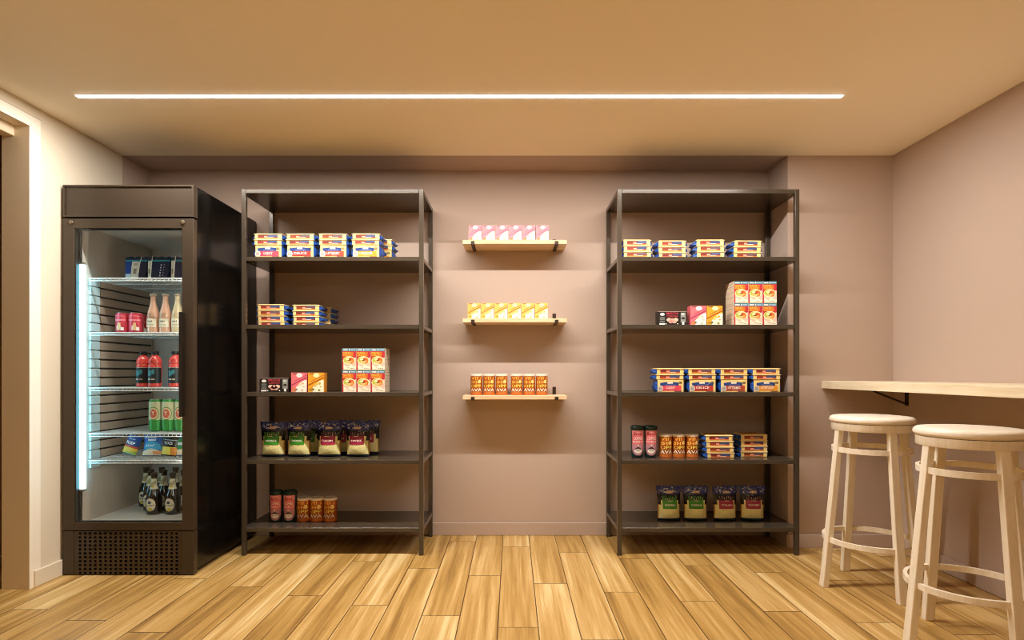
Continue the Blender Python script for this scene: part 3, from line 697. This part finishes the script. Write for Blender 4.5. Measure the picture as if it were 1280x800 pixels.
# ---- wall shelves
for k in range(6):
    px = 593.7 + 16.85 * k
    place(dessert_box(PINK, 0), 'pinks', (atx(px, 3.53), 3.5575, ZW[0]), 0, f'small pink dessert box, {ORD[k]} from the fridge end, highest wall shelf', 'dessert box', 'pink dessert boxes on the wall shelf')
    px = 592.6 + 16.8 * k
    place(dessert_box(YELL, 0), 'yells', (atx(px, 3.53), 3.5575, ZW[1]), 0, f'small yellow dessert box, {ORD[k]} from the fridge end, middle wall shelf', 'dessert box', 'yellow dessert boxes on the wall shelf')
for k, px in enumerate((595.5, 611.3, 627, 646, 661.6, 677.3)):
    place(tin(TL), 'tin', (atx(px, 3.59), 3.60, ZW[2]), 0, f'orange tin with white lid, {ORD[k]} from the fridge end, lowest wall shelf', 'tin', 'orange tins on the wall shelf', 1.0)

# ------------------------------------------------------------------ fridge contents
def pouch(var):
    def mk():
        t = thing('snack_pouch'); W, H, D = .118, .130, .030; b = MB(); nu, nv = 10, 8
        DN = M('pouch navy', '#1c2348', .32, var=.3, scale=60, bump=.3)
        def sh(u, v, s): return (u * W / 2 * (.84 + .16 * v), s * (D * max(0, 1 - v) ** .7 * (1 - abs(u) ** 4 * .4) + .0015), v * H + (.003 * math.sin(u * 9) if v > .99 else 0))
        for s in (-1, 1):
            for i in range(nu):
                for j in range(nv): b.add([sh(-1 + 2 * i / nu, j / nv, s), sh(-1 + 2 * (i + 1) / nu, j / nv, s), sh(-1 + 2 * (i + 1) / nu, (j + 1) / nv, s), sh(-1 + 2 * i / nu, (j + 1) / nv, s)], [(0, 1, 2, 3)], DN, True)
        for s in (-1, 1):
            for j in range(nv): b.add([sh(s, j / nv, -1), sh(s, j / nv, 1), sh(s, (j + 1) / nv, 1), sh(s, (j + 1) / nv, -1)], [(0, 1, 2, 3)], DN, True)
        b.add([sh(-1, 0, -1), sh(1, 0, -1), sh(1, 0, 1), sh(-1, 0, 1)], [(0, 1, 2, 3)], DN)
        b.build('film', t, 60); b = MB()
        def patch(u0, u1, v0, v1, m, o=.001, n=3, k=4):
            for i in range(n):
                for j in range(k):
                    q = []
                    for a, e in ((i, j), (i + 1, j), (i + 1, j + 1), (i, j + 1)):
                        p = sh(u0 + (u1 - u0) * a / n, v0 + (v1 - v0) * e / k, -1); q.append((p[0], p[1] - o, p[2]))
                    b.add(q, [(0, 1, 2, 3)], m)
        patch(-1, 1, .80, .87, K('#2aa0b4'))
        if var == 0:
            patch(-1, -.35, .28, .8, K('#24489c')); patch(-1, -.35, 0, .28, K('#cfe3ee')); patch(-.32, .45, .0, .80, K('#ece6da'), .0016); patch(-.1, .22, .28, .50, K('#9a8a78'), .0022); patch(-.1, .22, .62, .72, K('#c9b9a4'), .0022); patch(.40, .47, 0, 1.02, K('#f6f2ea'), .0026)
        else:
            patch(-1, -.62, .0, .82, K('#ece6da'), .0016); patch(-.92, -.74, .28, .5, K('#8a7a6a'), .0022); patch(-.64, -.56, 0, 1.02, K('#f6f2ea'), .0026)
            for j in range(5):
                patch(.25, .38, .18 + j * .11, .24 + j * .11, K('#d8dae8'), .0016, 1, 1); patch(.55, .64, .2 + j * .11, .25 + j * .11, K('#9aa0c0'), .0016, 1, 1)
        b.build('label', t); return t
    return mk
for k, (px, v, lb) in enumerate(((168.5, 0, 'nearest the glowing tube'), (197, 1, 'in the middle'), (226, 1, 'nearest the door handle'))):
    place(pouch(v), 'pouch%d' % v, (atx(px, 3.15), 3.17, ZF[0]), 0, f'navy snack pouch with white panel, {lb}, top fridge shelf', 'snack pouch', 'snack pouches in the fridge')
def soda_can():
    t = thing('soda_can'); r, h = .0335, .103; b = MB()
    b.lathe([(.025, 0), (.031, .004), (r, .012), (r, h - .012), (.029, h - .003), (.0285, h)], M('soda can pink', '#dd4a5a', .3, .3, var=.12, scale=50), 28); b.build('body', t)
    b = MB(); b.lathe([(.0282, h - .0005), (.029, h + .001), (.0275, h + .0018), (.026, h - .001)], M('can rim', '#cfc8c4', .3, .8), 24); b.build('rim', t)
    b = MB(); P = cyl(r + .0005); Q = cyl(r + .001)
    b.slab(P, -.03, .03, h * .60, h * .68, K('#f0909a'), 10); b.slab(P, -.03, .03, h * .82, h * .86, K('#ef7f8b'), 10); b.slab(P, -.012, .014, .013, lambda u: h * (.34 + .1 * math.cos(u * 160)), K('#f2d9cc'), 8)
    b.slab(Q, -.004, .009, h * .14, h * .5, K('#e9c08a'), 4); b.slab(Q, .010, .024, .012, h * .28, K('#fbf1ea'), 4); b.build('label', t); return t
for px, Y, lb in ((152, 3.12, 'front one nearest the glowing tube'), (168.5, 3.12, 'front one beside the glass bottles'), (178.5, 3.22, 'rear one half hidden by bottles')):
    place(soda_can, 'soda', (atx(px, Y), Y + .01, ZF[1]), .3 if px > 160 else 0, f'pink soda can, {lb}, second fridge shelf', 'soda can', 'pink soda cans')
def soda_bottle(liq):
    def mk():
        t = thing('glass_bottle'); h = .205; b = MB(); r = .030
        b.lathe([(.026, 0), (r, .004), (r, .085), (.0285, .100), (.021, .130), (.0145, .155), (.0125, .180), (.0135, .184), (.0135, .190), (.012, .195)], M('bottle liquid ' + liq, liq, .12, var=.1, scale=30, spec=.8, coat=.6), 28); b.build('glass_body', t)
        b = MB(); b.lathe([(.0150, .1955), (.0178, .197), (.0172, .203), (.012, .2075)], M('crown cap', '#dccdb8', .35, .5), 20); b.build('cap', t)
        b = MB(); P, Q = cyl(r + .0005), cyl(r + .001); b.slab(P, -.030, .030, .030, .074, K('#f0e6cc'), 14); b.text(Q, 'opi', -.002, .060, .026, .014, K('#4a3c30')); b.slab(Q, -.02, .02, .042, .044, K('#9a8a70'), 8); b.slab(Q, -.015, .015, .036, .0375, K('#9a8a70'), 8); b.build('label', t); return t
    return mk
for k, (px, lq, lb) in enumerate(((188.8, '#dba88c', 'first from the pink cans'), (204.2, '#dba88c', 'middle of three'), (219.5, '#d9c49a', 'last beside the door handle'))):
    place(soda_bottle(lq), 'sodab' + lq, (atx(px, 3.12), 3.14, ZF[1]), 0, f'clear glass drink bottle with cream label, {lb}, second fridge shelf', 'glass bottle', 'glass drink bottles')
def sport_bottle():
    t = thing('sports_drink_bottle'); b = MB(); RD = M('red drink', '#e04a44', .18, var=.06, scale=20, coat=.4)
    b.lathe([(.026, 0), (.031, .004), (.032, .012), (.0305, .04), (.032, .10), (.0325, .112), (.029, .118), (.0325, .124), (.031, .138), (.024, .152), (.016, .160), (.0155, .166)], RD, 28); b.build('body', t)
    b = MB(); b.lathe([(.0175, .1665), (.018, .168), (.018, .182), (.016, .184)], BLACK, 20); b.build('cap', t)
    b = MB(); P, Q = cyl(.0330), cyl(.0336); b.slab(P, -.05, .05, .020, .100, K('#1b2426'), 20); b.slab(P, -.05, .05, .0985, .102, K('#c9c0b4'), 20); b.slab(Q, -.020, .014, lambda u: .062 + .006 * math.sin(u * 120), lambda u: .086 + .004 * math.sin(u * 200), K('#3a7f86'), 10); b.slab(Q, -.016, .02, .068, .074, K('#1b2426'), 6)
    b.slab(Q, -.022, -.004, .036, .043, K('#cdbfae'), 4); b.slab(Q, .0, .016, .036, .043, K('#b7a492'), 4); b.build('label', t); return t
for px, Y, lb in ((176, 3.12, 'first from the glowing tube'), (191, 3.09, 'middle of three'), (216.5, 3.09, 'last, beside the door handle')):
    place(sport_bottle, 'sport', (atx(px, Y), Y + .02, ZF[2]), 0, f'red sports drink bottle with black cap, {lb}, third fridge shelf', 'drink bottle', 'red sports drink bottles')
def beer_can():
    t = thing('beer_can'); r, h = .033, .166; b = MB()
    b.lathe([(.025, 0), (.031, .005), (r, .013), (r, h - .014), (.029, h - .004), (.0285, h)], M('beer can green', '#3f9a4a', .3, .35, var=.1, scale=30), 28); b.build('body', t)
    b = MB(); b.lathe([(.0284, h - .0005), (.0292, h + .0012), (.0275, h + .002), (.026, h - .001)], MATS['can rim'], 24); b.build('rim', t)
    b = MB(); P, Q, R_, S_ = cyl(r + .0005), cyl(r + .0009), cyl(r + .0013), cyl(r + .0017); b.slab(P, -.05, .05, h * .36, h * .93, K('#c8c9a0'), 20)
    for rr, c, L_ in ((.028, '#6f8f4a', Q), (.024, '#d9c49a', R_), (.018, '#c9604a', S_)): b.ell(L_, .004, h * .56, rr, rr * 1.25, K(c), 16)
    b.text(cyl(r + .0021), 'Y', .004, h * .57, .016, .022, K('#f0d8b0')); b.slab(Q, -.05, -.028, h * .1, h * .9, K('#e9efe4'), 6); b.build('label', t); return t
for px, lb in ((193, 'first from the glowing tube'), (209, 'middle of three'), (225, 'last by the door frame')):
    place(beer_can, 'beerc', (atx(px, 3.14), 3.155, ZF[3]), 0, f'tall green and cream can, {lb}, fourth fridge shelf', 'drink can', 'green cans in the fridge')
def cheese_sachet(k):
    def mk():
        t = thing('snack_packet'); W, H, T = ((.085, .122, .02), (.118, .120, .026), (.085, .122, .02), (.10, .122, .024))[k]; b = MB(); nu = nv = 12
        base = ('#1d4a8e', '#2b62b0', '#1b1a14', '#1f4fa0')[k]; FM = M('packet film ' + base, base, .3, var=.25, scale=70, bump=.3)
        def sh(u, v, s): return (u * W / 2 * (1 - .12 * math.sin(PI * v) * (k == 1)), s * (T * (1 - abs(u) ** 2.5) * math.sin(PI * min(.97, max(.03, v))) ** .6 * .8 + .001), v * H)
        for s in (-1, 1):
            for i in range(nu):
                for j in range(nv): b.add([sh(-1 + 2 * i / nu, j / nv, s), sh(-1 + 2 * (i + 1) / nu, j / nv, s), sh(-1 + 2 * (i + 1) / nu, (j + 1) / nv, s), sh(-1 + 2 * i / nu, (j + 1) / nv, s)], [(0, 1, 2, 3)], FM, True)
        b.build('film', t, 60); b = MB()
        def patch(f, c, n=14, o=.0012):           # f(u) -> v range
            for i in range(n):
                u0, u1 = -1 + 2 * i / n, -1 + 2 * (i + 1) / n; a, d_ = f((u0 + u1) / 2)
                if d_ <= a: continue
                for q in range(4):
                    v0, v1 = a + (d_ - a) * q / 4, a + (d_ - a) * (q + 1) / 4
                    b.add([(p[0], p[1] - o, p[2]) for p in (sh(u0, v0, -1), sh(u1, v0, -1), sh(u1, v1, -1), sh(u0, v1, -1))], [(0, 1, 2, 3)], K(c))
        def tx(s_, cu, cv, w, h, c):
            vs, fs = text_geo(s_); b.add([(p[0], -T - .004, p[2]) for p in (sh(cu + x * w, cv + y * h, -1) for x, y in vs)], fs, K(c))
        if k == 0:
            patch(lambda u: (.36, .46), '#c94a34'); patch(lambda u: (.04, .36), '#e8c24a'); patch(lambda u: (.04, .14 + .1 * u), '#9fb848', o=.002); tx('RISP', 0, .60, 1.2, .15, '#f4f0e6'); tx('ALSP', .0, .80, .9, .06, '#b9c9e6')
        elif k == 1:
            patch(lambda u: (.30, .30 + .40 * math.sqrt(max(0, 1 - u * u))), '#3aa0d0'); patch(lambda u: (.02, .28 + .06 * math.cos(3 * u)), '#e9dfc4'); patch(lambda u: (.04, .22) if u > .1 else (0, 0), '#d9a070', o=.002); tx('ALSAT', 0, .48, 1.0, .1, '#e6f0f6'); tx('oooo', 0, .85, 1.2, .07, '#c4d2ea')
            patch(lambda u: (.7, .78) if abs(u) < .4 else (0, 0), '#dfe4ee')
        elif k == 2:
            patch(lambda u: (.05, .42), '#d8d05a'); patch(lambda u: (.05, .40) if u > .35 else (0, 0), '#d98a3a', o=.002); tx('YOZE', 0, .60, 1.2, .13, '#c9d0d8'); patch(lambda u: (.72, .76), '#8fa0b0')
        else:
            patch(lambda u: (.2 + .2 * abs(u), .85 - .2 * abs(u)), '#2f8a4a'); patch(lambda u: (.03, .3), '#e6dcc0'); patch(lambda u: (.5, .62) if abs(u) < .6 else (0, 0), '#d6e4ea', o=.002)
        b.build('label', t); return t
    return mk
for k, (px, ry, lb) in enumerate(((161, .30, 'snack packet with red band and yellow base, leaning, lowest wire shelf in fridge'), (186.5, 0, 'blue snack packet with pale oval front, lowest wire shelf in fridge'), (208, .10, 'black and lime snack packet, lowest wire shelf in fridge'), (226, -.05, 'blue and green snack packet by door frame, lowest wire shelf in fridge'))):
    place(cheese_sachet(k), 'sach%d' % k, (atx(px, 3.13) - (.012 if k == 0 else 0), 3.15 + .01 * (k % 2), ZF[4] + (.012 if k == 0 else .004)), 0, lb, 'snack packet', 'snack packets in the fridge', .86 if k == 0 else .92, -.12, ry)
def beer_bottle():
    t = thing('beer_bottle'); b = MB(); BR = M('beer brown glass', '#1d120c', .1, var=.2, scale=20, spec=.7, coat=.5)
    b.lathe([(.030, 0), (.036, .004), (.0375, .012), (.0375, .085), (.034, .105), (.024, .128), (.0165, .150), (.0140, .185), (.0135, .196), (.0145, .198), (.0145, .206), (.013, .208)], BR, 28); b.build('glass_body', t)
    b = MB(); b.lathe([(.0155, .2082), (.0168, .210), (.016, .216), (.012, .219)], M('beer cap', '#4a3420', .35, .5), 20); b.build('cap', t)
    b = MB(); P, Q = cyl(.0381), cyl(.0386); b.ell(P, 0, .054, .027, .034, K('#e8dcc0'), 18); b.ell(Q, 0, .030, .013, .008, K('#d6b838'), 12); b.ell(Q, -.003, .066, .009, .008, K('#3c3a52'), 10); b.slab(Q, -.023, .023, lambda u: .048 + u * .12, lambda u: .053 + u * .12, K('#4a3c34'), 8); b.slab(cyl(.039), -.018, .018, lambda u: .0495 + u * .12, lambda u: .0515 + u * .12, K('#d8ccb4'), 8)
    b.build('label', t); b = MB()
    pr = lambda z: .0245 - (z - .128) * .0085 / .022 if z < .15 else .0166 - (z - .15) * .0025 / .035
    def Pn(u, v): r = pr(v) + .0008; return (r * math.sin(u), -r * math.cos(u), v)
    b.slab(Pn, -1.5, 1.5, .150, .188, K('#d9cfa8'), 10); b.slab(Pn, -1.5, 1.5, .134, .150, K('#e4dcc0'), 10)
    def Pm(u, v): r = pr(v) + .0014; return (r * math.sin(u), -r * math.cos(u), v)
    for o in (-.6, .2): b.slab(Pm, -1.0, 1.0, lambda u: .160 + .012 * (u + o), lambda u: .165 + .012 * (u + o), K('#5a4a30'), 6)
    b.ell(Pm, .1, .148, .5, .006, K('#c9a63a'), 8); b.build('neck_label', t); return t
for X, Y, lb in ((-1.906, 3.196, 'front row, nearest the glowing tube'), (-1.807, 3.196, 'front row, second from the glowing tube'), (-1.708, 3.196, 'front row, third from tube, cut by door frame'),
                 (-1.98, 3.29, 'second row, farthest toward the tube side'), (-1.907, 3.29, 'second row, between first two front bottles'), (-1.80, 3.29, 'second row, hidden behind second front bottle'),
                 (-2.06, 3.38, 'back row, farthest toward the tube side'), (-1.972, 3.38, 'back row, second from the tube side'), (-1.895, 3.38, 'back row, third from the tube side')):
    place(beer_bottle, 'beer', (X, Y, IZ0), 0, f'dark beer bottle on the fridge floor, {lb}', 'beer bottle', 'dark beer bottles on the fridge floor')

# ------------------------------------------------------------------ added fill lights behind the viewer, world, camera
led_light(-1.952, 1.482, .2, 'added unseen fill line of light on the ceiling behind the viewer', 6)  # added dim ceiling line, out of view, for fill only
t = thing('added_uplight', (0, -.5, 1.62)); b = MB()  # added uplight, out of view, put in to brighten the ceiling
b.box(-1.5, 1.5, -.07, .07, 0, .012, BLACK); b.box(-1.5, 1.5, -.07, -.062, .012, .05, BLACK); b.box(-1.5, 1.5, .062, .07, .012, .05, BLACK); b.box(-1.5, -1.492, -.062, .062, .012, .05, BLACK); b.box(1.492, 1.5, -.062, .062, .012, .05, BLACK); b.build('trough', t)
b = MB(); b.box(-1.485, 1.485, -.06, .06, .0125, .03, FILL_UP); b.build('diffuser', t)
for x in (-1.2, 1.2): b = MB(); b.tube([(x, 0, .03), (x, 0, ZC - 1.62)], .002, BLACK, 6); b.build('cable', t)
tag(t, 'added unseen fill light behind the viewer, brightening the ceiling from a black trough', 'ceiling light')
w = bpy.data.worlds.new('world'); bpy.context.scene.world = w; w.use_nodes = True
w.node_tree.nodes['Background'].inputs[0].default_value = (.05, .04, .03, 1); w.node_tree.nodes['Background'].inputs[1].default_value = .2
cam = bpy.data.cameras.new('camera'); co = bpy.data.objects.new('camera', cam); C.objects.link(co)
co.location = (0, 0, 1); co.rotation_euler = (PI / 2, 0, 0)
cam.sensor_width = 36; cam.lens = F / 1280 * 36; cam.shift_y = (HZ - 400) / 1280; cam.clip_start = .05
sc = bpy.context.scene; sc.camera = co
sc.view_settings.view_transform = 'Standard'; sc.view_settings.look = 'None'; sc.view_settings.gamma = 1; sc.view_settings.exposure = 0
sc.view_settings.use_curve_mapping = False
try:
    sc.cycles.use_denoising = True; sc.cycles.filter_width = 1.0; sc.cycles.sample_clamp_indirect = 6; sc.cycles.caustics_reflective = False; sc.cycles.caustics_refractive = False
    sc.cycles.max_bounces = 10; sc.cycles.diffuse_bounces = 6; sc.cycles.transparent_max_bounces = 12
except Exception: pass
